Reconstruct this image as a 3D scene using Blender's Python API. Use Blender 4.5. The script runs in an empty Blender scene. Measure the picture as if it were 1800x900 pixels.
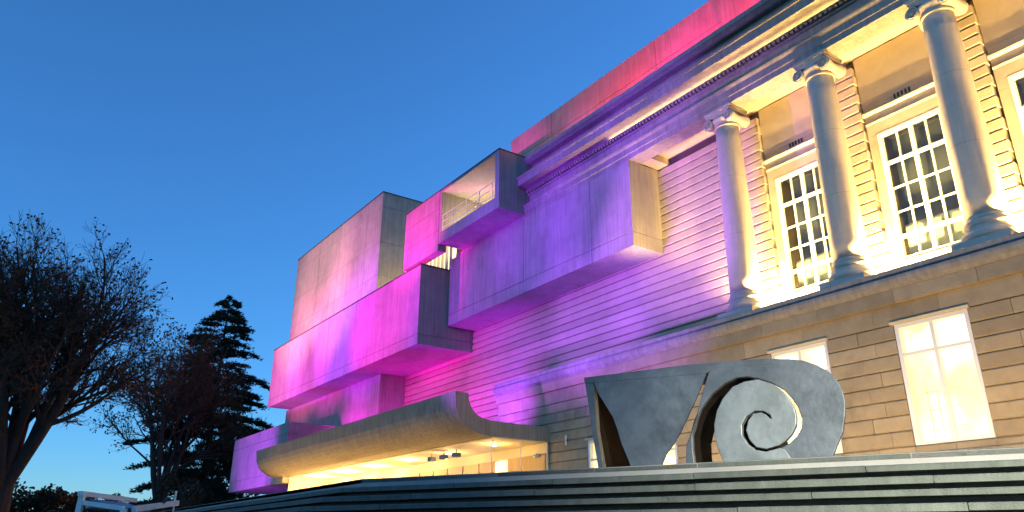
import bpy, bmesh, math, random
from mathutils import Vector, Matrix, noise
S = bpy.context.scene
C = S.collection
RND = random.Random(7)
# ------------------------------------------------------------------ camera
YAW, PITCH, ROLL = 0.61291, 0.369766, 0.0035
fw = Vector((-math.cos(YAW)*math.cos(PITCH), math.sin(YAW)*math.cos(PITCH), math.sin(PITCH)))
rt = Vector((math.sin(YAW), math.cos(YAW), 0)); up = rt.cross(fw)
r2 = rt*math.cos(ROLL) + up*math.sin(ROLL); u2 = up*math.cos(ROLL) - rt*math.sin(ROLL)
cd = bpy.data.cameras.new('camera'); cam = bpy.data.objects.new('camera', cd); C.objects.link(cam)
cam.matrix_world = Matrix((r2, u2, -fw)).transposed().to_4x4()
cd.sensor_width = 36; cd.lens = 26.547; cd.clip_start = .05; cd.clip_end = 3000
S.camera = cam
# ------------------------------------------------------------------ sky, dusk light, exposure
SUN_EL, SUN_ROT = math.radians(7), math.radians(0)
w = bpy.data.worlds.new('World'); S.world = w; w.use_nodes = True
wn = w.node_tree.nodes; wl = w.node_tree.links
bgn = wn['Background']; sk = wn.new('ShaderNodeTexSky'); sk.sky_type = 'NISHITA'; sk.sun_disc = False
sk.sun_elevation = SUN_EL; sk.sun_rotation = SUN_ROT; sk.air_density = 1.0; sk.dust_density = 0.2; sk.ozone_density = 6.0; sk.altitude = 50
wl.new(sk.outputs[0], bgn.inputs[0]); bgn.inputs[1].default_value = 0.15
sd = bpy.data.lights.new('sun', 'SUN'); sun = bpy.data.objects.new('sun', sd); C.objects.link(sun)
sd.energy = 0.03; sd.angle = math.radians(15); sd.color = (1, .9, .8)
sun.rotation_euler = (math.radians(86), 0, math.radians(-40))
S.view_settings.view_transform = 'Standard'; S.view_settings.look = 'None'; S.view_settings.exposure = 1.3; S.view_settings.gamma = 1
S.view_settings.use_curve_mapping = False
S.render.engine = 'CYCLES'
S.cycles.max_bounces = 6; S.cycles.transparent_max_bounces = 8

# ------------------------------------------------------------------ materials
MT = {}
def mat(name, col, rough=.8, var=.15, scale=3., bump=.0, bscale=40., metal=0., rand=0., streak=0., stretch=(1,1,1), stain=0., staincol=(.05,.045,.035), spec=.4):
    m = bpy.data.materials.new(name); m.use_nodes = True; t = m.node_tree; n = t.nodes; L = t.links
    b = n['Principled BSDF']; b.inputs['Roughness'].default_value = rough; b.inputs['Metallic'].default_value = metal
    b.inputs['Specular IOR Level'].default_value = spec
    geo = n.new('ShaderNodeNewGeometry'); mp = n.new('ShaderNodeMapping'); mp.inputs['Scale'].default_value = stretch
    L.new(geo.outputs['Position'], mp.inputs['Vector'])
    nz = n.new('ShaderNodeTexNoise'); nz.inputs['Scale'].default_value = scale; nz.inputs['Detail'].default_value = 8; nz.inputs['Roughness'].default_value = .65
    L.new(mp.outputs[0], nz.inputs['Vector'])
    mr = n.new('ShaderNodeMapRange'); mr.inputs[1].default_value = .25; mr.inputs[2].default_value = .75
    mr.inputs[3].default_value = 1-var; mr.inputs[4].default_value = 1+var; L.new(nz.outputs[0], mr.inputs[0])
    last = mr.outputs[0]
    def mul(a, bsock):
        q = n.new('ShaderNodeMath'); q.operation = 'MULTIPLY'; L.new(a, q.inputs[0]); L.new(bsock, q.inputs[1]); return q.outputs[0]
    if rand:
        oi = n.new('ShaderNodeObjectInfo'); r = n.new('ShaderNodeMapRange'); r.inputs[3].default_value = 1-rand; r.inputs[4].default_value = 1+rand
        L.new(oi.outputs['Random'], r.inputs[0]); last = mul(last, r.outputs[0])
    if streak:
        m2 = n.new('ShaderNodeMapping'); m2.inputs['Scale'].default_value = (6, 6, .25); L.new(geo.outputs['Position'], m2.inputs['Vector'])
        n2 = n.new('ShaderNodeTexNoise'); n2.inputs['Scale'].default_value = 1.6; n2.inputs['Detail'].default_value = 5; L.new(m2.outputs[0], n2.inputs['Vector'])
        r = n.new('ShaderNodeMapRange'); r.inputs[1].default_value = .3; r.inputs[2].default_value = .7; r.inputs[3].default_value = 1-streak; r.inputs[4].default_value = 1+streak*.6
        L.new(n2.outputs[0], r.inputs[0]); last = mul(last, r.outputs[0])
    mx = n.new('ShaderNodeMix'); mx.data_type = 'RGBA'; mx.blend_type = 'MULTIPLY'; mx.inputs['Factor'].default_value = 1
    mx.inputs['A'].default_value = (*col, 1); L.new(last, mx.inputs['B']); out = mx.outputs['Result']
    if stain:
        n3 = n.new('ShaderNodeTexNoise'); n3.inputs['Scale'].default_value = .55; n3.inputs['Detail'].default_value = 9; n3.inputs['Roughness'].default_value = .7
        m3 = n.new('ShaderNodeMapping'); m3.inputs['Scale'].default_value = (1.2, 1.2, .7); L.new(geo.outputs['Position'], m3.inputs['Vector']); L.new(m3.outputs[0], n3.inputs['Vector'])
        r = n.new('ShaderNodeMapRange'); r.inputs[1].default_value = .55; r.inputs[2].default_value = .75; r.inputs[3].default_value = 0; r.inputs[4].default_value = stain; L.new(n3.outputs[0], r.inputs[0])
        x2 = n.new('ShaderNodeMix'); x2.data_type = 'RGBA'; L.new(r.outputs[0], x2.inputs['Factor']); L.new(out, x2.inputs['A']); x2.inputs['B'].default_value = (*staincol, 1); out = x2.outputs['Result']
    L.new(out, b.inputs['Base Color'])
    if bump:
        n4 = n.new('ShaderNodeTexNoise'); n4.inputs['Scale'].default_value = bscale; n4.inputs['Detail'].default_value = 6; L.new(mp.outputs[0], n4.inputs['Vector'])
        bp = n.new('ShaderNodeBump'); bp.inputs['Strength'].default_value = bump; bp.inputs['Distance'].default_value = .02
        L.new(n4.outputs[0], bp.inputs['Height']); L.new(bp.outputs[0], b.inputs['Normal'])
    MT[name] = m; return m
def emis(name, col, s):
    m = bpy.data.materials.new(name); m.use_nodes = True; n = m.node_tree.nodes
    b = n['Principled BSDF']; b.inputs['Base Color'].default_value = (*col, 1); b.inputs['Emission Color'].default_value = (*col, 1); b.inputs['Emission Strength'].default_value = s
    MT[name] = m; return m
def glass(name, tint=(.9,.95,.95), refl=.12):
    m = bpy.data.materials.new(name); m.use_nodes = True; t = m.node_tree; n = t.nodes; L = t.links
    n.remove(n['Principled BSDF']); tr = n.new('ShaderNodeBsdfTransparent'); tr.inputs[0].default_value = (*tint, 1)
    gl = n.new('ShaderNodeBsdfGlossy'); gl.inputs['Roughness'].default_value = .02; ms = n.new('ShaderNodeMixShader')
    fr = n.new('ShaderNodeFresnel'); fr.inputs[0].default_value = 1.5; ad = n.new('ShaderNodeMath'); ad.operation = 'ADD'; ad.inputs[1].default_value = refl; ad.use_clamp = True
    g_ = n.new('ShaderNodeNewGeometry'); iv = n.new('ShaderNodeMath'); iv.operation = 'SUBTRACT'; iv.inputs[0].default_value = 1; L.new(g_.outputs['Backfacing'], iv.inputs[1])
    mu = n.new('ShaderNodeMath'); mu.operation = 'MULTIPLY'; L.new(fr.outputs[0], ad.inputs[0]); L.new(ad.outputs[0], mu.inputs[0]); L.new(iv.outputs[0], mu.inputs[1]); L.new(mu.outputs[0], ms.inputs[0]); L.new(tr.outputs[0], ms.inputs[1]); L.new(gl.outputs[0], ms.inputs[2])
    L.new(ms.outputs[0], n['Material Output'].inputs[0]); MT[name] = m; return m
mat('concrete', (.33,.315,.295), .85, .16, 1.4, .6, 26, streak=.17, stain=.5, staincol=(.12,.11,.1))
mat('concrete_dark', (.32,.275,.2), .85, .15, 1.6, .5, 22, streak=.25, stain=.5, staincol=(.12,.105,.09))
mat('stone', (.40,.35,.27), .8, .1, 2.2, .4, 45, rand=.1, stain=.4, staincol=(.22,.17,.11))
mat('stone_old', (.37,.295,.185), .85, .2, 2.0, .5, 40, rand=.14, stain=.6, staincol=(.13,.095,.065))
mat('stone_grey', (.31,.29,.265), .85, .2, 1.8, .5, 40, streak=.22, stain=.4, staincol=(.1,.09,.085))
mat('column_stone', (.54,.50,.41), .7, .1, 2.5, .2, 60, spec=.3, streak=.08, stain=.2, staincol=(.3,.25,.18))
mat('joint', (.07,.06,.05), .95, .1)
mat('joint_light', (.18,.15,.11), .95, .1)
mat('step', (.10,.108,.088), .75, .2, 2.5, .5, 60, rand=.1, streak=.2, stain=.4, staincol=(.13,.12,.085))
mat('step_shade', (.08,.08,.07), .9, .2, 4)  # riser stone with the shade under the nosings put into its colour
mat('paving', (.3,.28,.25), .8, .15, 2)
mat('white_paint', (.8,.79,.75), .45, .04, 6)
mat('steel', (.105,.115,.122), .45, .5, 2.6, .25, 14, metal=.25, stain=.75, staincol=(.26,.29,.28))
mat('steel_lit', (.2,.215,.205), .45, .35, 3.2, .25, 14, metal=.2, stain=.5, staincol=(.11,.125,.125))  # brighter shading of the disc put into a paler steel
mat('steel_shade', (.02,.014,.01), .9, .3, 3, .3, 20, spec=.05)  # near-black steel, shade of the inner faces put into the colour
mat('cap', (.06,.06,.065), .5, .1)
mat('rail', (.75,.73,.7), .4, .02)
mat('black', (.02,.02,.02), .5, .1)
mat('wood', (.42,.28,.13), .5, .2, 1.2, .1, 20, stretch=(5,5,.4), rand=.1)
mat('plaster', (.75,.66,.48), .8, .04)
mat('blind', (.3,.32,.28), .8, .1, 1.5)
mat('room', (.10,.105,.10), .9, .1)
mat('bark', (.045,.032,.024), .95, .3, 5)
mat('twig', (.085,.05,.032), .95, .3, 3)
mat('autumn_leaf', (.10,.045,.018), .8, .4, 8)
mat('needle', (.025,.04,.022), .8, .35, 3)
mat('shrub_leaf', (.03,.032,.016), .8, .4, 3)
mat('grass', (.03,.045,.018), .95, .4, 2, .6, 40)
mat('blue_sheet', (.12,.25,.42), .35, .15, 4)
mat('white_wood', (.72,.71,.67), .6, .12, 6, .2, 30)
emis('window_glow', (1,.77,.36), 1.7)  # glow of a panel standing in for the lit rooms
emis('lit_door', (1,.80,.42), .75)
emis('lamp_glow', (1,.78,.42), 14.)
emis('strip_glow', (1,.62,.2), 14.)
m = MT['window_glow']; n = m.node_tree.nodes; L = m.node_tree.links
g = n.new('ShaderNodeNewGeometry'); q = n.new('ShaderNodeTexNoise'); q.inputs['Scale'].default_value = .9; q.inputs['Detail'].default_value = 3; L.new(g.outputs['Position'], q.inputs['Vector'])
mr = n.new('ShaderNodeMapRange'); mr.inputs[1].default_value = .38; mr.inputs[2].default_value = .62; mr.inputs[3].default_value = .42; mr.inputs[4].default_value = 1.35; L.new(q.outputs[0], mr.inputs[0]); L.new(mr.outputs[0], n['Principled BSDF'].inputs['Emission Strength'])  # noise puts uneven lamp light into the panel glow
glass('glass', (.85,.9,.88), .02); glass('glass_clear', (.97,.97,.95), .0)

# ------------------------------------------------------------------ mesh helpers
def mk(name, v, f, m, parent=None, smooth=False, label=None):
    me = bpy.data.meshes.new(name); me.from_pydata(v, [], f); me.update()
    bm = bmesh.new(); bm.from_mesh(me); bmesh.ops.recalc_face_normals(bm, faces=bm.faces); bm.to_mesh(me); bm.free()
    me.materials.append(MT[m])
    if smooth:
        for p in me.polygons: p.use_smooth = True
    o = bpy.data.objects.new(name, me); C.objects.link(o)
    if parent: o.parent = parent
    if label: o['label'] = label
    return o
class B:
    def __init__(s): s.v = []; s.f = []
    def add(s, v, f): k = len(s.v); s.v += [tuple(a) for a in v]; s.f += [tuple(i+k for i in q) for q in f]; return s
    def box(s, x0, x1, y0, y1, z0, z1):
        return s.add([(x0,y0,z0),(x1,y0,z0),(x1,y1,z0),(x0,y1,z0),(x0,y0,z1),(x1,y0,z1),(x1,y1,z1),(x0,y1,z1)],
                     [(0,3,2,1),(4,5,6,7),(0,1,5,4),(1,2,6,5),(2,3,7,6),(3,0,4,7)])
    def profx(s, pts, x0, x1):            # (y,z) section swept along x
        n = len(pts); v = [(x0,y,z) for y,z in pts] + [(x1,y,z) for y,z in pts]
        return s.add(v, [tuple(range(n)), tuple(range(2*n-1, n-1, -1))] + [(i,(i+1)%n,n+(i+1)%n,n+i) for i in range(n)])
    def ext(s, pts, O, U, V, N, d0, d1):  # 2-D outline in plane O,U,V pushed along N
        n = len(pts); O, U, V, N = map(Vector, (O,U,V,N))
        v = [O+U*a+V*b+N*d0 for a,b in pts] + [O+U*a+V*b+N*d1 for a,b in pts]
        return s.add(v, [tuple(range(n)), tuple(range(2*n-1, n-1, -1))] + [(i,(i+1)%n,n+(i+1)%n,n+i) for i in range(n)])
    def lathe(s, c, prof, seg=28):        # (r,z)
        n = len(prof); v = []
        for r,z in prof:
            for k in range(seg): a = 2*math.pi*k/seg; v.append((c[0]+r*math.cos(a), c[1]+r*math.sin(a), c[2]+z))
        f = [(i*seg+k, i*seg+(k+1)%seg, (i+1)*seg+(k+1)%seg, (i+1)*seg+k) for i in range(n-1) for k in range(seg)]
        f += [tuple(range(seg-1,-1,-1)), tuple((n-1)*seg+k for k in range(seg))]
        return s.add(v, f)
    def tube(s, a, b, r0, r1=None, seg=8):
        a, b = Vector(a), Vector(b); r1 = r0 if r1 is None else r1; d = (b-a).normalized()
        u = d.orthogonal().normalized(); w_ = d.cross(u); v = []
        for p, r in ((a,r0),(b,r1)):
            for k in range(seg): t = 2*math.pi*k/seg; v.append(p+(u*math.cos(t)+w_*math.sin(t))*r)
        return s.add(v, [(k,(k+1)%seg,seg+(k+1)%seg,seg+k) for k in range(seg)] + [tuple(range(seg-1,-1,-1)), tuple(range(seg,2*seg))])
    def beam(s, a, b, w_, h):
        a, b = Vector(a), Vector(b); d = (b-a).normalized(); u = d.cross(Vector((0,0,1)))
        u = u.normalized() if u.length > 1e-4 else Vector((1,0,0)); q = u.cross(d); v = []
        for p in (a,b): v += [p-u*w_/2-q*h/2, p+u*w_/2-q*h/2, p+u*w_/2+q*h/2, p-u*w_/2+q*h/2]
        return s.add(v, [(0,1,2,3),(7,6,5,4),(0,4,5,1),(1,5,6,2),(2,6,7,3),(3,7,4,0)])
    def mk(s, name, m, parent=None, smooth=False, label=None): return mk(name, s.v, s.f, m, parent, smooth, label)
def box(name, m, parent, *a, label=None): return B().box(*a).mk(name, m, parent, label=label)
def thing(name, label, cat, group=None, loc=(0,0,0)):
    o = bpy.data.objects.new(name, None); C.objects.link(o); o.location = loc; o['label'] = label; o['category'] = cat
    if group: o['group'] = group
    return o
def tag(o, label, cat, group=None):
    o['label'] = label; o['category'] = cat
    if group: o['group'] = group
    return o
def structure(o, label=None):
    o['kind'] = 'structure'
    if label: o['label'] = label
    return o
def course(y, z0, z1, ch, back):           # section of a rusticated course: chamfered front arrises
    return [(back,z0),(y+ch,z0),(y,z0+ch),(y,z1-ch),(y+ch,z1),(back,z1)]

# ================================================================== THE SETTING
ZG, ZT = -0.5, 1.0                          # lawn and terrace level (camera at 0)
# lawn, one sheet to the horizon, rising a little towards the trees
gv, gf = [], []; N = 60
for j in range(N+1):
    for i in range(N+1):
        x = math.copysign(abs((i/N-.5)*2)**3*900, i/N-.5) - 20; y = math.copysign(abs((j/N-.5)*2)**3*900, j/N-.5)
        h = ZG-.02 + .5*max(0, min(1, (-x-22)/30)) + .04*noise.noise((x*.3, y*.3, 0))
        gv.append((x, y, h))
gf = [(j*(N+1)+i, j*(N+1)+i+1, (j+1)*(N+1)+i+1, (j+1)*(N+1)+i) for j in range(N) for i in range(N)]
structure(mk('lawn', gv, gf, 'grass'), 'dark lawn in front of the museum')
# terrace: corner Cn, right edge towards R (direction d), left edge along -x
Cn = Vector((-11.24, 5.09)); d = Vector((.8954, .4453)); nb = Vector((-.4453, .8954))   # nb points back
Rn = Cn + d*26; nl = Vector((0, 1))
RISE, TREAD, NST = .15, .34, 10
bis = (nb+nl).normalized(); bis = bis/ bis.dot(nb)
def edge(k, off=0):                         # polyline of the edge of step k: left end, corner, right end
    o = -(k*TREAD) + off
    c = Cn + bis*o
    return Vector((-62, c.y)), c, Rn + nb*o
l, c, r = edge(0)
tv = [(l.x,l.y),(c.x,c.y),(r.x,r.y),(14,22),(-62,22)]
bt = B(); n = len(tv)
bt.add([(x,y,ZT-.006) for x,y in tv]+[(x,y,ZT-.2) for x,y in tv], [tuple(range(n))]+[tuple(range(2*n-1,n-1,-1))]+[(i,(i+1)%n,n+(i+1)%n,n+i) for i in range(n)])
terrace = structure(bt.mk('terrace', 'paving'), 'raised paved terrace in front of the museum')
# steps: recessed risers coloured darker for the shade under the nosings, pale nosing slabs laid one by one
rb = B()
for k in range(NST):
    z1 = ZT - k*RISE - .068; z0 = ZT-(k+1)*RISE - .02
    a = edge(k, .2)
    for p, q in ((a[0],a[1]),(a[1],a[2])):
        nn = nl if p is a[0] else nb
        p2, q2 = p+nn*.5, q+nn*.5
        rb.add([(p.x,p.y,z0),(q.x,q.y,z0),(q2.x,q2.y,z0),(p2.x,p2.y,z0),(p.x,p.y,z1),(q.x,q.y,z1),(q2.x,q2.y,z1),(p2.x,p2.y,z1)],
               [(0,3,2,1),(4,5,6,7),(0,1,5,4),(1,2,6,5),(2,3,7,6),(3,0,4,7)])
steps = structure(rb.mk('stone_steps', 'step_shade'), 'broad stone steps with overhanging slabs climbing to the terrace')
def slab(p, q, nn, z0, z1, depth, cut=0.004):
    t = (q-p).normalized(); p = p+t*cut; q = q-t*cut; ch = .012
    v = []
    for a in (p,q):
        for off, z in ((0,z0),(0,z1-ch),(ch,z1),(depth,z1),(depth,z0)):
            w_ = a+nn*off; v.append((w_.x,w_.y,z))
    m_ = 5
    return mk('step_slab', v, [tuple(range(m_)), tuple(range(2*m_-1,m_-1,-1))]+[(i,(i+1)%m_,m_+(i+1)%m_,m_+i) for i in range(m_)], 'step', steps)
for k in range(NST):
    a = edge(k); z1 = ZT-k*RISE; z0 = z1-.062 - .004*((k*37)%3)
    L_ = (a[2]-a[1]).length; s = 0.
    while s < min(L_, 19):
        e = min(L_, s + RND.choice((1.5,1.9,2.2,2.6))*RND.uniform(.9,1.1))
        slab(a[1]+d*s, a[1]+d*e, nb, z0-RND.uniform(0,.006), z1+RND.uniform(-.003,.002), TREAD+.1); s = e
    s = 0.; L_ = (a[1]-a[0]).length
    while s < 24:
        e = s + RND.uniform(1.8,2.8)
        slab(a[1]+Vector((-e,0)), a[1]+Vector((-s,0)), nl, z0-RND.uniform(0,.006), z1+RND.uniform(-.003,.002), TREAD+.1); s = e

# ================================================================== CLASSICAL WING
W = thing('classical_museum_wing', 'floodlit pale stone classical wing with tall columns and lit sash windows', 'building', loc=(-10, 20, ZT))
WI = Matrix.Translation((10,-20,-ZT))
def fin(root):                             # children were modelled in world coordinates
    inv = Matrix.Translation(-Vector(root.location))
    for ch in [o for o in bpy.data.objects if o.parent == root]: ch.matrix_parent_inverse = inv
XR = 3.0
box('core_wall', 'joint', W, -39.2, XR, 20.06, 22.5, ZT, 17.0)
# --- upper rusticated wall: one long stone course after another
z = 7.459 - .3237*11
JZ = [7.459+.3237*k for k in range(-11, 21)]
for z0, z1 in zip(JZ[:-1], JZ[1:]):
    z1c = min(z1, 14.2)
    if z0 > 14.0: break
    B().profx(course(20.0, z0+.017, z1c-.017, .024, 20.1), -39.2, -14.62).mk('stone_course', 'stone', W)
# --- pilaster quoins behind each column, chamfered blocks with uneven ends
COLX = [-14.13+3.565*i for i in range(5)]
for ci, cx in enumerate(COLX):
    for k,(z0, z1) in enumerate(zip(JZ[10:-1], JZ[11:])):
        if z0 > 13.9: break
        e = .03 if k % 2 else 0
        B().profx(course(19.86, z0+.013, min(z1,14.15)-.013, .03, 20.1), cx-.49+ (0 if ci==0 else -e), cx+.49+e+RND.uniform(-.008,.008)).mk('quoin_stone', 'stone', W)
# --- window bays of the upper floor
for bi in range(4):
    cx = COLX[bi]+1.7825; x0, x1 = COLX[bi]+.53, COLX[bi+1]-.53
    wl_, wr_ = cx-.93, cx+.93; zb, zt = 7.45, 11.40
    # flat ashlar above and beside the window
    box('ashlar_panel', 'stone', W, x0, x1, 20.0, 20.1, 12.46, 14.2)
    box('frieze_panel', 'stone', W, x0+.04, x1-.04, 19.97, 20.1, 11.86, 12.10)
    B().profx([(20.1,12.10),(19.95,12.10),(19.90,12.14),(19.89,12.19),(19.92,12.21),(20.1,12.23)], x0+.02, x1-.02).mk('hood_moulding', 'column_stone', W)
    B().profx([(20.1,11.78),(19.935,11.78),(19.92,11.83),(20.1,11.855)], x0+.05, x1-.05).mk('lintel_moulding', 'column_stone', W)
    box('ashlar_panel', 'stone', W, x0+.02, x1-.02, 20.0, 20.1, 12.285, 12.455)
    vb = B()
    for q in range(5): vb.box(cx-.26+q*.11, cx-.21+q*.11, 19.975, 20.02, 12.30, 12.44)
    vb.mk('vent_slots', 'black', W)
    box('lintel_stone', 'stone', W, x0+.05, x1-.05, 19.95, 20.1, 11.42, 11.775)
    for sx0, sx1 in ((x0+.05, wl_-.01), (wr_+.01, x1-.05)):
        for zz0, zz1 in ((7.25,8.6),(8.61,10.0),(10.01,11.1),(11.11,11.415)):
            box('jamb_stone', 'stone', W, sx0, sx1, 19.95, 20.1, zz0, zz1)
    box('window_sill', 'column_stone', W, wl_-.08, wr_+.08, 19.88, 20.1, 7.27, 7.40)
    # sash window
    fr = B(); fy0, fy1 = 20.0, 20.09; fwid = .10
    fr.box(wl_, wl_+fwid, fy0-.06, fy1, zb, zt).box(wr_-fwid, wr_, fy0-.06, fy1, zb, zt).box(wl_+fwid, wr_-fwid, fy0-.06, fy1, zt-fwid, zt).box(wl_+fwid, wr_-fwid, fy0-.03, fy1, zb, zb+.07)
    win = fr.mk('sash_window', 'white_paint', W)
    il, ir = wl_+fwid, wr_-fwid
    rows = [zb+.07, 8.15, 8.88, 9.6, 10.32, 10.55, zt-fwid]
    rows = [zb+.07, 8.13, 8.87, 9.61, 10.42, zt-fwid]
    cols = [il, il+(cx-il)*.5, cx, cx+(ir-cx)*.5, ir]
    for q, xx in enumerate(cols[1:-1]):
        hw = .05 if q == 1 else .018
        box('mullion', 'white_paint', win, xx-hw, xx+hw, fy0-(.02 if q==1 else 0), fy1, zb+.07, zt-fwid)
    for q, zz in enumerate(rows[1:-1]):
        hw = .05 if q in (0,3) else .016
        for a_, b_ in ((cols[0],cols[1]-.018),(cols[1]+.018,cx-.05),(cx+.05,cols[3]-.018),(cols[3]+.018,cols[4])):
            box('glazing_bar', 'white_paint', win, a_, b_, fy0+.004, fy1-.004, zz-hw, zz+hw)
    for q in range(5):
        for p in range(4):
            box('pane', 'glass', win, cols[p]+.004, cols[p+1]-.004, fy0+.045, fy0+.051, rows[q]+.004, rows[q+1]-.004)
    bw = B().box(wl_-.3, wr_+.3, 20.75, 20.77, 7.2, 11.7).box(wl_-.3,wr_+.3,20.1,20.75,7.2,7.25)
    bw.mk('interior_wall', 'room', W)
    box('window_blind', 'blind', W, wl_+.1, wr_-.1, 20.32, 20.33, 7.45, 8.55)
# cut the core wall behind windows: the core is rebuilt as strips
bpy.data.objects.remove([o for o in W.children if o.name.startswith('core_wall')][0])
cw = B(); xs = -39.2
for bi in range(4):
    cx = COLX[bi]+1.7825
    cw.box(xs, cx-.93, 20.1, 22.5, ZT, 16.6); cw.box(cx-.93, cx+.93, 20.1, 22.5, 11.5, 16.6); cw.box(cx-.93, cx+.93, 20.1, 22.5, ZT, 7.3); xs = cx+.93
cw.box(xs, XR, 20.1, 22.5, ZT, 16.6)
cw.mk('core_wall', 'joint', W)
# --- portico ceiling, cross beam, entablature
box('portico_ceiling', 'stone', W, -17.9, XR, 19.08, 20.1, 14.25, 14.4)
XL = -25.24
def ent(name, pts, m='stone_grey', x0=XL): return B().profx(pts, x0, XR).mk(name, m, W)
ent('architrave', [(19.1,13.97),(18.46,13.97),(18.46,14.18),(18.43,14.20),(18.43,14.44),(18.38,14.50),(18.36,14.56),(18.45,14.60),(19.1,14.62)])
box('cross_beam', 'stone', W, -18.45, -17.9, 19.105, 20.09, 13.97, 14.42)
ent('frieze', [(19.1,14.625),(18.72,14.625),(18.70,15.10),(18.62,15.13),(18.62,15.18),(19.1,15.2)])
db = B(); x = XL+.05
dent_pitch = .17
db.profx([(19.1,15.2),(18.66,15.2),(18.66,15.40),(19.1,15.40)], XL, XR)
while x < XR: db.box(x, x+.10, 18.52, 18.66, 15.202, 15.31); x += dent_pitch
db.box(XL, XR, 18.49, 18.659, 15.312, 15.332)
db.mk('dentil_course', 'stone_grey', W)
ent('corona', [(19.1,15.402),(18.66,15.402),(18.52,15.45),(18.10,15.47),(18.06,15.44),(18.05,15.74),(18.0,15.76),(17.99,15.84),(18.2,15.92),(19.1,15.96)])
ent('parapet', [(19.6,15.965),(18.88,15.965),(18.88,16.05),(18.84,16.07),(18.86,16.10),(18.86,16.74),(19.6,16.74)])
ent('parapet_cap', [(19.7,16.745),(18.60,16.745),(18.50,16.82),(18.44,16.86),(18.43,17.02),(18.46,17.05),(19.7,17.07)])
at_ = box('attic_wall', 'concrete', W, -30.0, -15.3, 21.05, 24.0, 16.0, 20.95)
ax = [-30.0,-26.4,-22.7,-19.0,-15.3]
for a_, b_ in zip(ax[:-1], ax[1:]):
    for c_, d_ in ((16.0,19.62),(19.65,20.97)): box('concrete_panel', 'concrete', at_, a_+.01, b_-.01, 21.0+RND.uniform(-.006,.006), 21.05, c_, d_)
box('attic_wall', 'concrete', W, -15.29, XR, 20.85, 24.0, 16.0, 21.0)
box('roof', 'concrete_dark', W, -25.2, XR, 19.7, 21.0, 16.5, 16.6)
# warm strip light lying on the dentil course
x = -19.6
while x < XR-1:
    e = x+2.2; o = B().box(x, e-.06, 18.58, 18.615, 15.334, 15.354).mk('light_strip', 'strip_glow', W); x = e
# --- columns
def volute(bm_, O, U, V, N, R, t0, sgn):
    # flat scroll disc with a raised spiral fillet and eye
    pts = [(R*math.cos(2*math.pi*k/28), R*math.sin(2*math.pi*k/28)) for k in range(28)]
    bm_.ext(pts, O, U, V, N, 0, t0)
    turns = 2.3; n_ = 46; inn = []; out = []
    for k in range(n_):
        a = k/(n_-1); th = math.pi/2 + sgn*a*turns*2*math.pi; rr = R*(1-.78*a)
        out.append((rr*math.cos(th), rr*math.sin(th))); inn.append(((rr-.035*(1-.5*a))*math.cos(th), (rr-.035*(1-.5*a))*math.sin(th)))
    for k in range(n_-1):
        bm_.ext([out[k], out[k+1], inn[k+1], inn[k]], O, U, V, N, -.035, 0.01)
    bm_.ext([(.045*math.cos(2*math.pi*k/12), .045*math.sin(2*math.pi*k/12)) for k in range(12)], O, U, V, N, -.05, 0.01)
def make_column(cx):
    cy, zb = 18.88, 6.50
    prof = [(.475,7.36-zb)]; zt = 13.30
    prof = []
    for k in range(13):
        t = k/12; prof.append((.475 - .085*t**1.7, 7.42-zb + (zt-7.42)*t))
    sh = B().lathe((cx,cy,zb), prof, 40).mk('column', 'column_stone', W, smooth=True)
    for zj in (9.35, 11.4):
        rj = .475-.085*((zj-7.42)/5.88)**1.7
        B().lathe((cx,cy,zj),[(rj-.02,-.006),(rj+.0015,-.005),(rj+.0015,.005),(rj-.02,.006)],40).mk('drum_joint','stone_grey',sh,smooth=True)
    def torus(r, zc, h): return [(r+h*math.cos(a), zc+h*math.sin(a)) for a in [(-90+22.5*i)*math.pi/180 for i in range(9)]]
    p = [(.60,.30)] + torus(.545,.43,.105) + [(.545,.56),(.53,.60),(.52,.66)] + torus(.49,.735,.065) + [(.49,.83),(.505,.84),(.505,.88),(.47,.93)]
    b_ = B().lathe((cx,cy,zb), p, 40).mk('column_base', 'column_stone', sh, smooth=True)
    box('plinth', 'column_stone', sh, cx-.66, cx+.66, cy-.66, cy+.66, zb, zb+.30)
    nk = [(.392,13.30-zb),(.43,13.31-zb),(.43,13.36-zb),(.395,13.37-zb),(.40,13.44-zb),(.47,13.54-zb),(.50,13.62-zb),(.46,13.68-zb),(.40,13.70-zb)]
    B().lathe((cx,cy,zb), nk, 36).mk('necking', 'column_stone', sh, smooth=True)
    cb = B()
    R = .19; hx = .44
    for sx in (-1, 1):
        for yy, N in ((cy-.44, (0,1,0)), (cy+.44, (0,-1,0))):
            volute(cb, (cx+sx*hx, yy, 13.55), (1,0,0), (0,0,1), N, R, .12, sx)
        # bolster roll between front and back scroll, waisted
        v = []; sg = 18; rows_ = [(cy-.36,.19),(cy-.2,.15),(cy,.125),(cy+.2,.15),(cy+.36,.19)]
        for yy, rr in rows_:
            for k in range(sg): a = 2*math.pi*k/sg; v.append((cx+sx*hx+rr*math.cos(a), yy, 13.55+rr*math.sin(a)))
        cb.add(v, [(i*sg+k, i*sg+(k+1)%sg, (i+1)*sg+(k+1)%sg, (i+1)*sg+k) for i in range(4) for k in range(sg)])
    for yy0, yy1 in ((cy-.44, cy-.34),(cy+.34, cy+.44)):
        cb.ext([(-hx,13.765),(-hx+.2,13.70),(0,13.665),(hx-.2,13.70),(hx,13.765),(hx,13.80),(-hx,13.80)], (cx,0,0), (1,0,0), (0,0,1), (0,1,0), yy0, yy1)
    cb.mk('capital_scrolls', 'column_stone', sh)
    B().box(cx-.50, cx+.50, cy-.45, cy+.45, 13.80, 13.87).box(cx-.54, cx+.54, cy-.49, cy+.47, 13.87, 13.965).mk('abacus', 'column_stone', sh)
for cx in COLX[:4]: make_column(cx)
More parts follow.
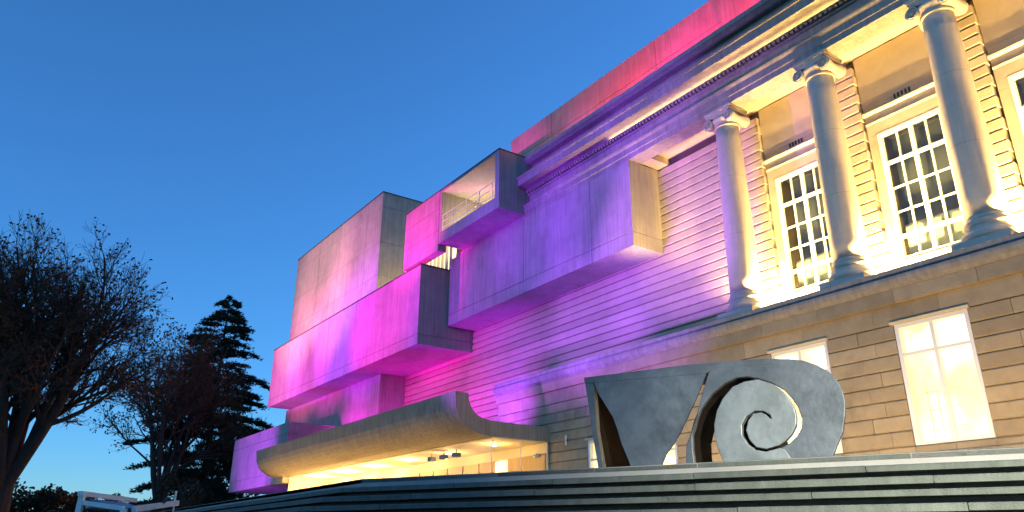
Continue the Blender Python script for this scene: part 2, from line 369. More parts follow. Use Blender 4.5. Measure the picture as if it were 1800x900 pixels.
# --- ledge and string course
GX0 = -26.55; YG = 18.0
def strg(name, pts, m): return B().profx(pts, GX0, XR).mk(name, m, W)
strg('ledge', [(20.0,6.30),(17.80,6.30),(17.80,6.33),(17.76,6.35),(17.76,6.47),(17.80,6.49),(20.0,6.495)], 'stone_grey')
strg('string_course', [(18.3,6.0),(17.84,6.0),(17.82,6.03),(17.74,6.10),(17.70,6.20),(17.70,6.27),(17.76,6.297),(18.3,6.297)], 'stone_grey')
x = GX0
while x < XR:
    e = min(XR, x+RND.uniform(1.6,2.4)); box('fascia_stone', 'stone_old', W, x+.004, e-.004, 17.86+RND.uniform(-.004,.004), 18.3, 5.66, 5.997); x = e
# --- ground floor: rusticated blocks between window openings
GW = [(-9.28,-7.52,2.27,5.16),(-12.88,-11.12,2.27,5.16),(-20.9,-19.1,ZT,3.6),(-18.45,-16.68,ZT,3.6),(-5.68,-3.92,2.27,5.16)]
strips = []
xs = [GX0,-20.9,-19.1,-18.45,-16.68,-12.88,-11.12,-9.28,-7.52,-5.68,-3.92,XR]
def opening(xa, xb, za, zb_):
    for a,b_,c_,d_ in GW:
        if xa < b_-.01 and xb > a+.01 and za < d_-.02 and zb_ > c_+.02: return True
    return False
gz = [5.18-.365*k for k in range(12)]
x = GX0
while x < XR:
    e = min(XR, x+RND.uniform(1.3,2.2)); box('lintel_stone', 'stone_old', W, x+.003, e-.003, YG-.02+RND.uniform(-.004,.004), 18.3, 5.185, 5.655); x = e
for k in range(11):
    z1, z0 = gz[k], gz[k+1]
    for xa, xb in zip(xs[:-1], xs[1:]):
        isw = any(abs(xa-g[0])<.01 for g in GW)
        if isw and opening(xa, xb, z0, z1): continue
        n_ = max(1, round((xb-xa)/1.15)); brk = [xa]+[xa+(xb-xa)*((q+.5*(k%2)*(n_>1)*.9)/n_)+RND.uniform(-.05,.05) for q in range(1,n_)]+[xb]
        for p, q in zip(brk[:-1], brk[1:]):
            B().profx(course(YG+RND.uniform(-.012,.008), z0+.009, z1-.009, .026, 18.3), p+.005, q-.005).mk('stone_block', 'stone_old', W)
gc = B()
for xa, xb in zip(xs[:-1], xs[1:]):
    g = [g for g in GW if abs(xa-g[0])<.01]
    if g:
        if g[0][2] > ZT: gc.box(xa, xb, YG+.06, 20.05, ZT-.1, g[0][2])
        gc.box(xa, xb, YG+.06, 20.05, g[0][3]+.02, 6.29)
    else: gc.box(xa, xb, YG+.06, 20.05, ZT-.1, 6.29)
gc.mk('ground_floor_core', 'joint_light', W)
B().profx([(18.3,1.0),(17.8,1.0),(17.8,2.0),(17.84,2.06),(17.97,2.1),(18.3,2.1)], -16.6, XR).mk('plinth_course', 'stone_old', W)
for gi, (a, b_, c_, d_) in enumerate(GW):
    fr = B(); t = .10
    fr.box(a+.01, a+t, YG+.02, YG+.2, c_, d_).box(b_-t, b_-.01, YG+.02, YG+.2, c_, d_).box(a+t, b_-t, YG+.02, YG+.2, d_-t, d_).box(a+t, b_-t, YG+.03, YG+.2, c_, c_+.06)
    win = fr.mk('casement_window', 'white_paint', W)
    cx = (a+b_)/2; tz = c_+(d_-c_)*.74
    box('mullion', 'white_paint', win, cx-.045, cx+.045, YG+.05, YG+.18, c_+.06, d_-t)
    for p, q in ((a+t, cx-.045),(cx+.045, b_-t)):
        box('transom', 'white_paint', win, p, q, YG+.055, YG+.175, tz-.035, tz+.035)
        box('pane', 'glass_clear', win, p+.004, q-.004, YG+.10, YG+.106, c_+.064, tz-.039)
        box('pane', 'glass_clear', win, p+.004, q-.004, YG+.10, YG+.106, tz+.039, d_-t-.004)
    box('window_glow', 'window_glow', W, a+.02, b_-.02, YG+.24, YG+.25, c_, d_, label='glowing warm white panel for the lit room behind the ground floor window')
    fl = B()
    for q in range(3):
        zz = c_+.35+q*.42; fl.beam((a+.35, YG+.222, zz), (a+.35+RND.uniform(.5,.9), YG+.222, zz+RND.uniform(-.02,.05)), .008, .008)
    fl.beam((a+.4,YG+.222,c_+.1),(a+.4,YG+.222,c_+1.5),.008,.008).beam((a+.62,YG+.222,c_+.1),(a+.62,YG+.222,c_+1.2),.008,.008)
    fl.mk('reflection_lines', 'wood', W)  # thin bars drawn for faint reflection lines in the window
    B().profx([(18.3,d_+.006),(17.93,d_+.006),(17.9,d_+.05),(17.92,d_+.075),(18.3,d_+.08)] if False else [(18.02,d_+.002),(17.95,d_+.002),(17.92,d_+.06),(18.02,d_+.07)], a-.06, b_+.06).mk('window_hood', 'column_stone', W)
fin(W)

# ================================================================== CONCRETE EXTENSION
X_ = thing('concrete_museum_extension', 'raw concrete extension of stacked cantilevered boxes washed pink and violet', 'building', loc=(-43, 18, ZT))
def block(name, x0, x1, y0, y1, z0, z1, vj, hj, m='concrete', cap=True, label=None, side=True):
    """core with panels proud of it: joints are real grooves"""
    g = .012; pt = .05
    core = box(name, m, X_, x0+pt, x1-pt, y0+pt, y1, z0+.002, z1-.002, label=label)
    xs_ = [x0]+vj+[x1]; zs_ = [z0]+hj+[z1]
    for a, b2 in zip(xs_[:-1], xs_[1:]):
        for c2, d2 in zip(zs_[:-1], zs_[1:]):
            box('concrete_panel', m, core, a+(g if a!=x0 else 0), b2-(g if b2!=x1 else 0), y0+RND.uniform(-.004,.004), y0+pt, c2+(g if c2!=z0 else 0), d2-(g if d2!=z1 else 0))
    if side:
        for c2, d2 in zip(zs_[:-1], zs_[1:]):
            box('concrete_panel', m, core, x1-pt, x1+RND.uniform(-.003,.003), y0+pt+.001, y1, c2+(g if c2!=z0 else 0), d2-(g if d2!=z1 else 0))
    if cap: box('roof_edge', 'cap', core, x0-.03, x1+.03, y0-.03, y1, z1+.001, z1+.07)
    return core
block('tall_block', -54.47, -39.65, 18.0, 30, 13.3, 20.85, [-49.8,-46.2,-41.83], [15.36,17.52,19.9], label='tall concrete block rising behind the boxes')
block('cantilever_box', -54.05, -31.95, 16.84, 19.98, 9.29, 13.4, [-49.5,-43.7,-39.7,-35.04], [9.8], label='long cantilevered concrete box lit magenta')
block('cantilever_box', -31.93, -18.48, 18.46, 20.05, 10.43, 13.965, [-30.5,-25.37,-20.8], [10.98], cap=False, label='cantilevered concrete box lit violet under the entablature')
block('recessed_wall', -54.6, -39.16, 18.4, 30, 3.8, 9.28, [-47.0], [], cap=False)
box('soffit_slab', 'concrete', X_, -39.1, -31.96, 18.6, 19.99, 9.295, 9.5)
mid = block('hanging_wall', -34.33, -30.66, 17.04, 17.5, 13.8, 17.07, [-33.9], [14.9,16.1], cap=False)
# slot window glowing under the hanging wall
sw = B()
for k in range(13): sw.box(-36.6+k*.42, -36.54+k*.42, 18.25, 18.4, 13.42, 15.2)
slot = sw.mk('slot_window', 'white_paint', X_)
box('pane', 'lit_door', slot, -36.7, -31.32, 18.5, 18.52, 13.42, 15.4)
# balcony box
box('bearing_wall', 'concrete', X_, -31.3, -25.3, 18.49, 21, 13.97, 14.138)
bal = B()
x0,x1,y0,y1,z0,z1 = -30.62,-25.26,17.04,21.0,14.14,17.06
bal.box(x0,x0+.2,y0,y1,z0,z1).box(x1-.33,x1,y0,y1,z0,z1).box(x0+.2,x1-.33,y0,y1,z0,z0+.3).box(x0+.2,x1-.33,y0,y0+.25,z0+.3,z0+.58).box(x0+.2,x1-.33,y0+.002,y1,z1-.12,z1)
bal.box(x0+.2,x1-.33,y1-.2,y1,z0+.3,z1-.12)
bl = bal.mk('balcony_box', 'concrete', X_, label='open concrete balcony box with thin white railing')
rl = B()
for k in range(5): rl.tube((-30.35+k*1.12, 17.1, 14.7),(-30.35+k*1.12, 17.1, 15.62),.016)
railing = rl.mk('railing_post', 'rail', bl)
for zz in (14.95, 15.28, 15.62): B().tube((-30.42,17.1,zz),(-25.6,17.1,zz),.016).mk('rail', 'rail', bl)
box('roof_edge', 'cap', bl, x0-.01, x1+.03, y0-.03, y1, z1+.001, z1+.05)
box('roof_edge', 'cap', mid, -34.36, -30.65, 17.01, 17.5, 17.071, 17.115)
# base box at the far end of the canopy
block('base_box', -54.6, -44.0, 15.05, 18.35, 3.45, 6.88, [-49.3], [4.1,6.2], cap=False, label='low concrete box beside the canopy lit violet')
# curved canopy, section in (y,z)
outer = [(13.75,5.23),(13.78,4.95),(13.81,4.67),(13.88,4.46),(13.99,4.28),(14.12,4.13),(14.3,4.00),(14.5,3.90),(14.74,3.83),(15.05,3.785),(15.37,3.77),(18.0,3.77)]
inner = [(18.0,4.31),(16.2,4.31),(15.71,4.32),(15.3,4.33),(14.92,4.38),(14.72,4.46),(14.58,4.56),(14.46,4.69),(14.38,4.83),(14.32,5.0),(14.3,5.20)]
cn = B()
cv = outer+inner
cn.profx(cv, -45.2, -23.03)
can = cn.mk('curved_canopy', 'concrete_dark', X_, label='upswept curved concrete canopy over the lit entrance')
# entrance under the canopy
en = B().box(-44.0,-23.1,17.9,17.95,ZT,3.76).box(-44.0,-43.9,15.4,17.9,ZT,3.76)
ent_ = en.mk('entrance_wall', 'plaster', X_)
box('entrance_ceiling', 'plaster', X_, -43.9, -23.05, 15.4, 17.9, 3.745, 3.765)
for k, xx in enumerate([-34.2,-32.9,-31.6,-30.3,-29.0,-27.7,-25.6,-24.4]):
    box('wood_panel', 'wood', ent_, xx, xx+1.22, 17.84, 17.895, ZT, 3.35, )
box('lit_doorway', 'lit_door', X_, -26.45, -25.65, 17.80, 17.835, ZT, 3.3)
for k in range(7,10):
    xa = -44.0+k*2.09; box('glass_panel', 'glass_clear', X_, xa+.01, xa+2.08, 15.38, 15.395, ZT, 3.74)
for k in range(2):
    ya = 15.42+k*1.24; box('glass_panel', 'glass_clear', X_, -23.09, -23.078, ya, ya+1.22, ZT, 3.74)
for (xx,yy) in ((-23.085,15.385),(-23.085,16.65),(-23.085,17.88)): box('glazing_post', 'rail', X_, xx-.012, xx+.012, yy-.012, yy+.012, ZT, 3.76)
fin(X_)
for k,(xx,zz) in enumerate(((-28.9,3.5),(-27.9,3.5),(-26.9,3.5))):
    t = thing('ceiling_projector', 'small black projector under the entrance ceiling behind glass', 'projector', 'projectors under the entrance ceiling', (xx,16.2,3.74))
    B().box(-.16,.16,-.12,.12,-.3,-.14).mk('housing','black',t); B().tube((0,0,-.14),(0,0,0),.02).mk('stem','black',t)
t = thing('security_camera', 'small white security camera on the wall behind the glass', 'camera', None, (-23.6,17.85,3.3))
B().box(-.07,.07,-.2,-.02,-.06,.06).mk('housing','white_paint',t); B().tube((0,-.21,0),(0,-.2,0),.04).mk('lens','black',t)
t = thing('wall_lamp', 'slim unlit wall fitting on the old stone wall near the sculpture', 'wall lamp', None, (-22.0,17.98,3.72))
B().tube((0,-.06,-.18),(0,-.06,.18),.035).mk('tube','rail',t); B().box(-.03,.03,-.05,.0,-.05,.05).mk('bracket','black',t)

# ================================================================== SCULPTURE
O = Vector((Cn.x+nb.x*.3, Cn.y+nb.y*.3, 0)); U = Vector((d.x,d.y,0)); V = Vector((0,0,1)); NB = Vector((nb.x,nb.y,0))
SC = thing('scroll_sculpture', 'grey metal sculpture of a tapered plate and a spiral scroll on the top step', 'sculpture', None, tuple(O+U*5.3+V*ZT))
vplate = [(3.78,2.19),(3.81,2.1),(3.85,2.01),(3.94,1.86),(4.04,1.69),(4.1,1.51),(4.14,1.35),(4.19,1.22),(4.27,1.005),(4.68,1.005),(4.75,1.15),(4.87,1.29),(4.98,1.45),(5.08,1.62),(5.2,1.83),(5.29,2.0),(5.365,2.16)]
B().ext(vplate, O, U, V, NB, 0, .035).mk('tapered_plate', 'steel', SC)
so = [(5.12,1.005),(5.11,1.19),(5.12,1.37),(5.17,1.52),(5.26,1.71),(5.41,1.88),(5.58,2.0),(5.75,2.065),(5.89,2.065),(6.02,2.03)]
si = [(5.5,1.005),(5.44,1.17),(5.41,1.35),(5.42,1.49),(5.47,1.66),(5.56,1.81),(5.7,1.95),(5.85,2.0),(6.02,2.015)]
s2o = [(6.19,1.955),(6.315,1.86),(6.40,1.74),(6.455,1.63),(6.485,1.48),(6.465,1.38),(6.4,1.285),(6.3,1.205),(6.19,1.155),(6.02,1.12),(5.91,1.145),(5.82,1.22),(5.76,1.33),(5.765,1.46),(5.83,1.56),(5.94,1.62),(6.05,1.61),(6.12,1.56),(6.135,1.51)]
s2i = [(6.19,1.943),(6.30,1.845),(6.375,1.73),(6.415,1.62),(6.43,1.53),(6.415,1.42),(6.35,1.31),(6.26,1.23),(6.18,1.185),(6.03,1.15),(5.91,1.18),(5.84,1.27),(5.81,1.39),(5.85,1.51),(5.92,1.59),(6.01,1.6),(6.07,1.57),(6.11,1.52)]
outl = [(5.4,2.17),(5.54,2.292),(5.98,2.28),(6.22,2.265),(6.42,2.24),(6.6,2.2),(6.74,2.13),(6.86,2.04),(6.94,1.93),(6.99,1.79),(7.0,1.64),(6.97,1.48),(6.92,1.3),(6.84,1.16),(6.76,1.005)]
def bevel(o, w_=.012):
    md = o.modifiers.new('b','BEVEL'); md.width = w_; md.segments = 2; md.limit_method = 'ANGLE'; md.angle_limit = math.radians(50); return o
outer_pl = outl + [(6.285,1.005)] + s2o[8::-1] + so[::-1] + [(5.0,1.005),(5.03,1.27),(5.13,1.44),(5.26,1.82)]
disc_pl = si + s2i + s2o[::-1][:len(s2o)-8] + [(6.24,1.14),(6.315,1.005)]
bevel(B().ext(outer_pl, O, U, V, NB, 0, .09).mk('outer_scroll', 'steel', SC))
bevel(B().ext(disc_pl, O, U, V, NB, -.035, .085).mk('spiral_disc', 'steel_lit', SC))
# top slab, deep, and the deep curved side walls with their inner shade put in as near-black steel
top = [(3.63,2.275),(5.05,2.30),(5.54,2.294),(5.98,2.282),(6.22,2.267),(6.22,2.20),(5.9,2.21),(5.54,2.225),(5.44,2.19),(5.37,2.162),(3.78,2.192),(3.64,2.19)]
B().ext(top, O, U, V, NB, -.004, .75).mk('top_slab', 'steel', SC)
lw = [(3.645,2.185),(3.77,2.185),(3.785,1.87),(3.795,1.53),(3.87,1.005),(3.80,1.005),(3.73,1.49),(3.685,1.88)]
B().ext(lw, O, U, V, NB, -.002, .12).mk('side_rib', 'steel', SC)
B().ext([(3.70,2.185),(3.765,2.185),(3.78,1.87),(3.79,1.53),(3.865,1.005),(3.79,1.005),(3.73,1.49),(3.69,1.88)], O, U, V, NB, .121, 1.15).mk('side_wall', 'steel_shade', SC)
cr = so[:]; cro = [(a-.05, b2+.02) for a,b2 in so]
B().ext([(6.02+.40*math.cos(a_*.1745), 1.38+.37*math.sin(a_*.1745)) for a_ in range(6,32)], O, U, V, NB, .095, .14).mk('slit_shade', 'steel_shade', SC)  # dark plate added behind the spiral slit to give its shade
B().ext(cr+cro[::-1], O, U, V, NB, .092, .95).mk('side_wall', 'steel_shade', SC)
fin(SC)

# ================================================================== WHITE TIMBER FRAME on the lawn
F2 = Vector((-.8179,.5753,0)); R2 = Vector((.5753,.8179,0))
def P(dh, lat, z): return F2*dh + R2*lat + Vector((0,0,z))
base = P(9.3,-4.5,ZG)
T = thing('white_timber_frame', 'white painted timber frame with sagging blue sheet on the dark lawn', 'timber frame', None, tuple(base))
for dh, lat in ((8.8,-4.77),(9.7,-4.77),(8.8,-4.28),(9.9,-4.2)):
    zt = .56 if lat < -4.5 else .40
    B().beam(P(dh,lat-.03,ZG-.05), P(dh,lat,zt), .055, .055).mk('leg', 'white_wood', T)
B().beam(P(8.75,-4.77,.555), P(10.05,-4.77,.555), .06, .05).mk('top_rail', 'white_wood', T)
B().beam(P(8.85,-4.72,.43), P(9.65,-4.72,.43), .04, .05).mk('lower_rail', 'white_wood', T)
B().beam(P(8.8,-4.74,.46), P(8.8,-4.28,.40), .04, .05).mk('cross_rail', 'white_wood', T)
B().beam(P(8.95,-4.24,.40), P(9.95,-4.19,.52), .06, .06).mk('arm_rail', 'white_wood', T)
B().beam(P(9.0,-4.6,-.1), P(9.6,-4.15,.56), .03, .03).mk('brace', 'black', T)
B().beam(P(9.2,-4.7,.3), P(9.2,-4.3,.28), .05, .07).mk('seat_slat', 'wood', T)
B().tube(P(9.9,-4.2,.35), P(9.9,-4.2,.66), .012).mk('peg', 'white_wood', T)
sv = []; sf = []
for i in range(7):
    for j in range(7):
        a, b2 = i/6, j/6; p = P(8.85+.8*a, -4.72+.4*b2, .50-.09*b2-.12*math.sin(math.pi*a)*math.sin(math.pi*b2)); sv.append(p)
sf = [(i*7+j,i*7+j+1,(i+1)*7+j+1,(i+1)*7+j) for i in range(6) for j in range(6)]
sh = mk('sheet', sv, sf, 'blue_sheet', T, True); sm = sh.modifiers.new('s','SOLIDIFY'); sm.thickness = .008
fin(T)

# ================================================================== TREES
class TB:
    def __init__(s): s.v = []; s.f = []
    def seg(s, pts, rad, sides):
        k0 = len(s.v); d_ = (pts[-1]-pts[0]).normalized(); u = d_.orthogonal().normalized(); w_ = d_.cross(u)
        for p, r in zip(pts, rad):
            for k in range(sides):
                t = 2*math.pi*k/sides; q = p+(u*math.cos(t)+w_*math.sin(t))*r; s.v.append((q.x,q.y,q.z))
        for i in range(len(pts)-1):
            for k in range(sides):
                s.f.append((k0+i*sides+k, k0+i*sides+(k+1)%sides, k0+(i+1)*sides+(k+1)%sides, k0+(i+1)*sides+k))
def raw(name, v, f, m, parent):
    me = bpy.data.meshes.new(name); me.from_pydata(v, [], f); me.materials.append(MT[m])
    o = bpy.data.objects.new(name, me); C.objects.link(o); o.parent = parent; return o
def rv(rg): return Vector((rg.gauss(0,1), rg.gauss(0,1), rg.gauss(0,1)))
def bare_tree(name, loc, H, seed, label, spread=.75, trunk_h=.16, nl0=6, counts=(7,6,6,5), leaves=1500, leafsize=.08, r0=.42, upt=.16, ratio=.62, L0=None):
    rg = random.Random(seed); root = thing(name, label, 'tree', None, loc)
    tk, cr = TB(), TB(); lv, lf = [], []
    O_ = Vector((0,0,-.3)); th = H*trunk_h
    pts = [O_, Vector((.05,.02,th*.5)), Vector((rg.uniform(-.2,.2),rg.uniform(-.2,.2),th+.3))]
    tk.seg(pts, [r0*1.35, r0*1.02, r0*.95], 12)
    def grow(p, dr, ln, r, lev):
        ns = (6,6,5,4,3)[min(lev,4)]; pts = [p]; dd = dr.normalized(); wob = .12+.05*lev
        for i in range(ns):
            dd = (dd + rv(rg)*wob*.45 + Vector((0,0,upt*(.5 if lev else 1)))*(.5 if lev < 3 else .15)).normalized(); pts.append(pts[-1]+dd*ln/ns)
        e = .45 if lev < 4 else .5
        rad = [max(.0065, r*(1-(1-e)*i/ns)) for i in range(ns+1)]
        (tk if lev < 2 else cr).seg(pts, rad, (9,6,4,3,3)[min(lev,4)])
        if lev >= len(counts):
            if rg.random() < leaves/4000: leafat(pts[-1])
            return
        nc = counts[lev]
        for k in range(nc):
            t = .28+.72*(k+rg.random()*.8)/nc; t = min(t,1.0); idx = min(ns-1, int(t*ns)); fr_ = t*ns-idx
            q = pts[idx].lerp(pts[idx+1], min(1,fr_)); bd = (pts[idx+1]-pts[idx]).normalized()
            side = rv(rg); side = (side - bd*side.dot(bd)).normalized()
            cd_ = (bd*(.75+.2*rg.random()) + side*(.55+.35*rg.random())).normalized()
            if k == nc-1: cd_ = (bd + side*.25).normalized()
            grow(q, cd_, ln*ratio*rg.uniform(.8,1.15)*(1.12-.35*t), rad[idx]*.62, lev+1)
    def leafat(p):
        for _ in range(rg.choice((1,1,2))):
            c_ = p+rv(rg)*.06; a = rv(rg).normalized()*leafsize; b_ = a.orthogonal().normalized()*leafsize*.6; k = len(lv)
            lv.extend([tuple(c_-a),tuple(c_+b_),tuple(c_+a),tuple(c_-b_)]); lf.append((k,k+1,k+2,k+3))
    for k in range(nl0):
        a = 2*math.pi*(k+rg.random()*.5)/nl0; sp = spread*rg.uniform(.45,1.1) if k else .12
        start = Vector((0,0,th*rg.uniform(.75,1.05)+ (0 if k%2 else .25)))
        grow(start, Vector((math.cos(a)*sp, math.sin(a)*sp, 1)), (L0 or H*.48)*rg.uniform(.85,1.1), r0*.55*rg.uniform(.8,1.1), 0)
    raw('trunk', tk.v, tk.f, 'bark', root); raw('crown', cr.v, cr.f, 'twig', root)
    if lf: o = raw('leaves', lv, lf, 'autumn_leaf', root); o['kind'] = 'stuff'
    return root
bare_tree('bare_tree', (-35.4,1.4,ZG+.1), 13, 3, 'large bare broad crowned tree with massive trunk left of the building', spread=.42, nl0=10, counts=(7,7,6,5), leaves=900, r0=.4, ratio=.55, upt=.17, trunk_h=.18, L0=6.5)
bare_tree('bare_tree', (-60.8,12.0,ZG+.4), 19, 11, 'slimmer half bare tree in front of the conifer', spread=.62, nl0=8, counts=(7,7,6,4), leaves=2600, leafsize=.11, r0=.34, L0=9.3, ratio=.52, upt=.2)
bare_tree('bare_tree', (-76,22.0,ZG+.4), 13, 17, 'small bare tree behind the conifer beside the concrete wall', spread=.9, nl0=5, counts=(6,6,5,5), leaves=700, leafsize=.14, r0=.26)
def conifer(loc, H, seed, label):
    rg = random.Random(seed); root = thing('conifer', label, 'tree', None, loc); tk = TB(); lv, lf = [], []
    tk.seg([Vector((0,0,-.3)), Vector((.1,0,H*.5)), Vector((0,0,H*.97))], [.36,.22,.03], 9)
    z = H*.14
    while z < H*.985:
        t = z/H; R = (6.6*(1-t)**.55 + .4)*rg.uniform(.72,1.12)*(1 if t > .3 else .85)
        for k in range(5 if t < .8 else 4):
            a = rg.uniform(0, 2*math.pi); rr = R*rg.uniform(.6,1.1); n_ = 5; pts = []
            for i in range(n_+1):
                s = i/n_; pts.append(Vector((math.cos(a)*rr*s, math.sin(a)*rr*s, z + rr*(.16*s-.26*s*s)+rg.gauss(0,.04))))
            tk.seg(pts, [.06*(1-t)+.02]*1+[.045*(1-.8*i/n_)*(1-t*.6)+.008 for i in range(1,n_+1)], 4)
            for i in range(int(46*rr+18)):
                s = rg.uniform(.22,1.03)**.8; j = min(n_-1,int(s*n_)); p = pts[j].lerp(pts[j+1], min(1.15,s*n_-j))
                wd = .62*(1-.45*s)*min(1,rr/2)
                c_ = p + Vector((rg.gauss(0,wd*.55), rg.gauss(0,wd*.55), rg.gauss(.03,.07)))
                for _ in range(4):
                    dr = Vector((math.cos(a)+rg.gauss(0,.8), math.sin(a)+rg.gauss(0,.8), rg.gauss(.25,.4))).normalized(); ln = rg.uniform(.14,.32)
                    sd_ = dr.orthogonal().normalized()*.04; kk = len(lv)
                    lv.extend([tuple(c_-sd_), tuple(c_+sd_), tuple(c_+dr*ln)]); lf.append((kk,kk+1,kk+2))
        z += H*.017*rg.uniform(.8,1.3)
    raw('trunk', tk.v, tk.f, 'bark', root); raw('crown', lv, lf, 'needle', root); return root
conifer((-65.2,15.9,ZG+.4), 20.4, 5, 'dark layered conifer standing between bare tree and concrete box')
def shrub(loc, rx, rz, seed, label, n_=5200, m='shrub_leaf', name='shrub'):
    rg = random.Random(seed); root = thing(name, label, 'shrub', 'dark shrubs along the lawn edge', loc); lv, lf = [], []; tk = TB()
    cl = [(Vector((rg.gauss(0,rx*.45), rg.gauss(0,rx*.45), rz*rg.uniform(.15,.95))), rg.uniform(.3,.6)*rx*.6) for _ in range(16)]
    for c_, r in cl:
        tk.seg([Vector((rg.gauss(0,.15),rg.gauss(0,.15),-.2)), c_*.6, c_], [.05,.035,.012], 4)
    for i in range(n_):
        c_, r = rg.choice(cl); p = c_ + rv(rg).normalized()*r*rg.uniform(.4,1.08)
        a = rv(rg).normalized()*rg.uniform(.06,.13); b_ = a.orthogonal().normalized()*.06; kk = len(lv)
        lv.extend([tuple(p-a),tuple(p+b_),tuple(p+a),tuple(p-b_)]); lf.append((kk,kk+1,kk+2,kk+3))
    raw('stems', tk.v, tk.f, 'bark', root); o = raw('foliage', lv, lf, m, root); return root
shrub((-62,15.2,ZG+.4), 3.2, 7.5, 31, 'tall dense dark shrub against the end of the concrete box', 9000)
shrub((-57,12.6,ZG+.4), 2.2, 4.6, 32, 'dark evergreen shrub under the slimmer bare tree', 7000)
shrub((-55,8.6,ZG+.4), 2.0, 3.0, 33, 'low dark shrub between the two bare trees', 5000)
shrub((-44,4.6,ZG+.3), 1.7, 2.6, 34, 'russet tinged low shrub beside the massive trunk', 4500, 'autumn_leaf')
shrub((-39,2.7,ZG+.2), 2.2, 2.6, 35, 'low dark shrub at the foot of the large bare tree', 4500)
shrub((-54,5.0,ZG+.3), 2.2, 2.3, 36, 'rounded dark shrub behind the white timber frame', 4500)

# ================================================================== LAMPS
def spot(parent, name, loc, tgt, col, power, size_deg, blend=.3, rad=.15):
    ld = bpy.data.lights.new(name, 'SPOT'); ld.energy = power; ld.color = col; ld.spot_size = math.radians(size_deg); ld.spot_blend = blend; ld.shadow_soft_size = rad
    o = bpy.data.objects.new(name, ld); C.objects.link(o); o.parent = parent
    v = Vector(tgt)-Vector(loc); o.rotation_euler = v.to_track_quat('-Z','Y').to_euler(); return o
def floodlight(loc, tgt, col, power, size, blend, label):  # unseen floodlight, assumed from the coloured wash on the walls
    t = thing('floodlight', label, 'floodlight', 'assumed coloured floodlights on the lawn', (loc[0],loc[1],ZG))
    h = loc[2]-ZG; v = (Vector(tgt)-Vector(loc)).normalized(); s = Vector((v.y,-v.x,0)).normalized(); q = s.cross(v); c_ = Vector((0,0,h))
    B().tube((0,0,-.1),(0,0,h-.25),.03).mk('pole','black',t)
    B().beam(c_-v*.3-Vector((0,0,0)), c_-v*.02, .34, .26).mk('housing','black',t)
    B().beam(c_-s*.2-q*.28, c_-s*.2, .03,.03).beam(c_+s*.2-q*.28, c_+s*.2, .03,.03).beam(c_-s*.2-q*.28, c_+s*.2-q*.28, .03,.03).mk('yoke','black',t)
    spot(t, 'assumed_flood_beam', loc, tgt, col, power, size, blend).location = c_+v*.05
    return t
PK, MG, VI, PE = (1,.12,.45), (1,.01,.8), (.31,.03,1), (1,.40,.40)
floodlight((-49.5,-6,.9), (-51.5,17,12.0), PK, 26000, 22, .9, 'assumed floodlight throwing pink light on the far end of the long box')
floodlight((-49.0,-6,.9), (-46.8,17,11.9), (1,.05,.72), 24000, 22, .9, 'assumed floodlight throwing hot pink light beside the far end of the long box')
floodlight((-48.5,-6,.9), (-41.8,17,11.9), (.5,.03,1), 34000, 21, .9, 'assumed floodlight throwing purple light on the middle of the long box')
floodlight((-48.0,-6,.9), (-36,17,11.9), MG, 40000, 20, .9, 'assumed floodlight throwing magenta light on the near end of the long box')
floodlight((-50.0,-6,.9), (-49.5,18,17.6), PE, 33000, 26, .9, 'assumed floodlight throwing peach light on the tall block')
floodlight((-47.5,-6,.9), (-43,18,16.4), (1,.28,.55), 32000, 22, 1., 'assumed floodlight throwing rose light on the near side of the tall block')
floodlight((-47.0,-6,.9), (-32.6,17,15.4), (1,.03,.42), 46000, 11, .8, 'assumed floodlight throwing rose light on the hanging wall')
floodlight((-46.0,6.2,1.12), (-49.6,15,5.5), (.5,.05,1), 4200, 52, .8, 'assumed floodlight throwing violet light on the low box')
floodlight((-33.0,6.3,1.12), (-29.8,18.5,12.6), (.44,.02,1), 6000, 32, .9, 'assumed floodlight throwing purple light beside the balcony')
floodlight((-24.2,-8,.6), (-24.6,18.5,13.6), VI, 19000, 17, .9, 'assumed floodlight throwing violet light on the middle of the box under the entablature')
floodlight((-23.0,-8,.6), (-20.8,18.5,13.4), VI, 15000, 16, .8, 'assumed floodlight throwing violet light on the near end of the box under the entablature')
floodlight((-20.0,-8,.6), (-17.5,18.5,15.6), (.34,.08,1), 16000, 13, 1., 'assumed floodlight throwing violet light on the entablature')
floodlight((-21.2,-8,.6), (-22.3,20,8.6), (.38,.08,1), 24000, 15, .9, 'assumed floodlight throwing lilac light on the rusticated wall below the violet box')
floodlight((-22.6,6.6,1.12), (-17.6,20,8.8), (.36,.09,1), 5500, 36, .8, 'assumed floodlight throwing lilac light on the rusticated wall near the columns')
floodlight((-26.2,6.6,1.12), (-15.5,20,12.0), (.6,.2,.9), 8000, 26, .6, 'assumed floodlight throwing pale lilac light beside the first column')
# assumed, unseen magenta lamps lying on the canopy roof behind its upturned lip
for k,(xx,cl,pw,lab) in enumerate(((-42,MG,2000,'washing the recessed wall beside the low box'),(-37.5,MG,1900,'washing the recessed wall under the long box'),(-32.5,(1,.02,.8),1500,'washing the rusticated wall under the long box'),(-28.5,(.5,.04,1),2000,'washing the rusticated wall under the violet box'),(-25.5,(.36,.05,1),1500,'at the near end of the canopy'))):
    t = thing('assumed_roof_lamp', 'assumed coloured lamp on the canopy roof '+lab, 'floodlight', 'assumed coloured lamps on the canopy roof', (xx,15.0,4.34))
    B().box(-.18,.18,-.1,.1,.06,.26).mk('housing','black',t); B().box(-.04,.04,-.04,.04,0,.06).mk('foot','black',t)
    o = spot(t,'roof_beam',(xx,15.0,4.6),(xx-.2,19.6,6.7),cl,pw*.6,84,.9); o.location = (0,.12,.2)
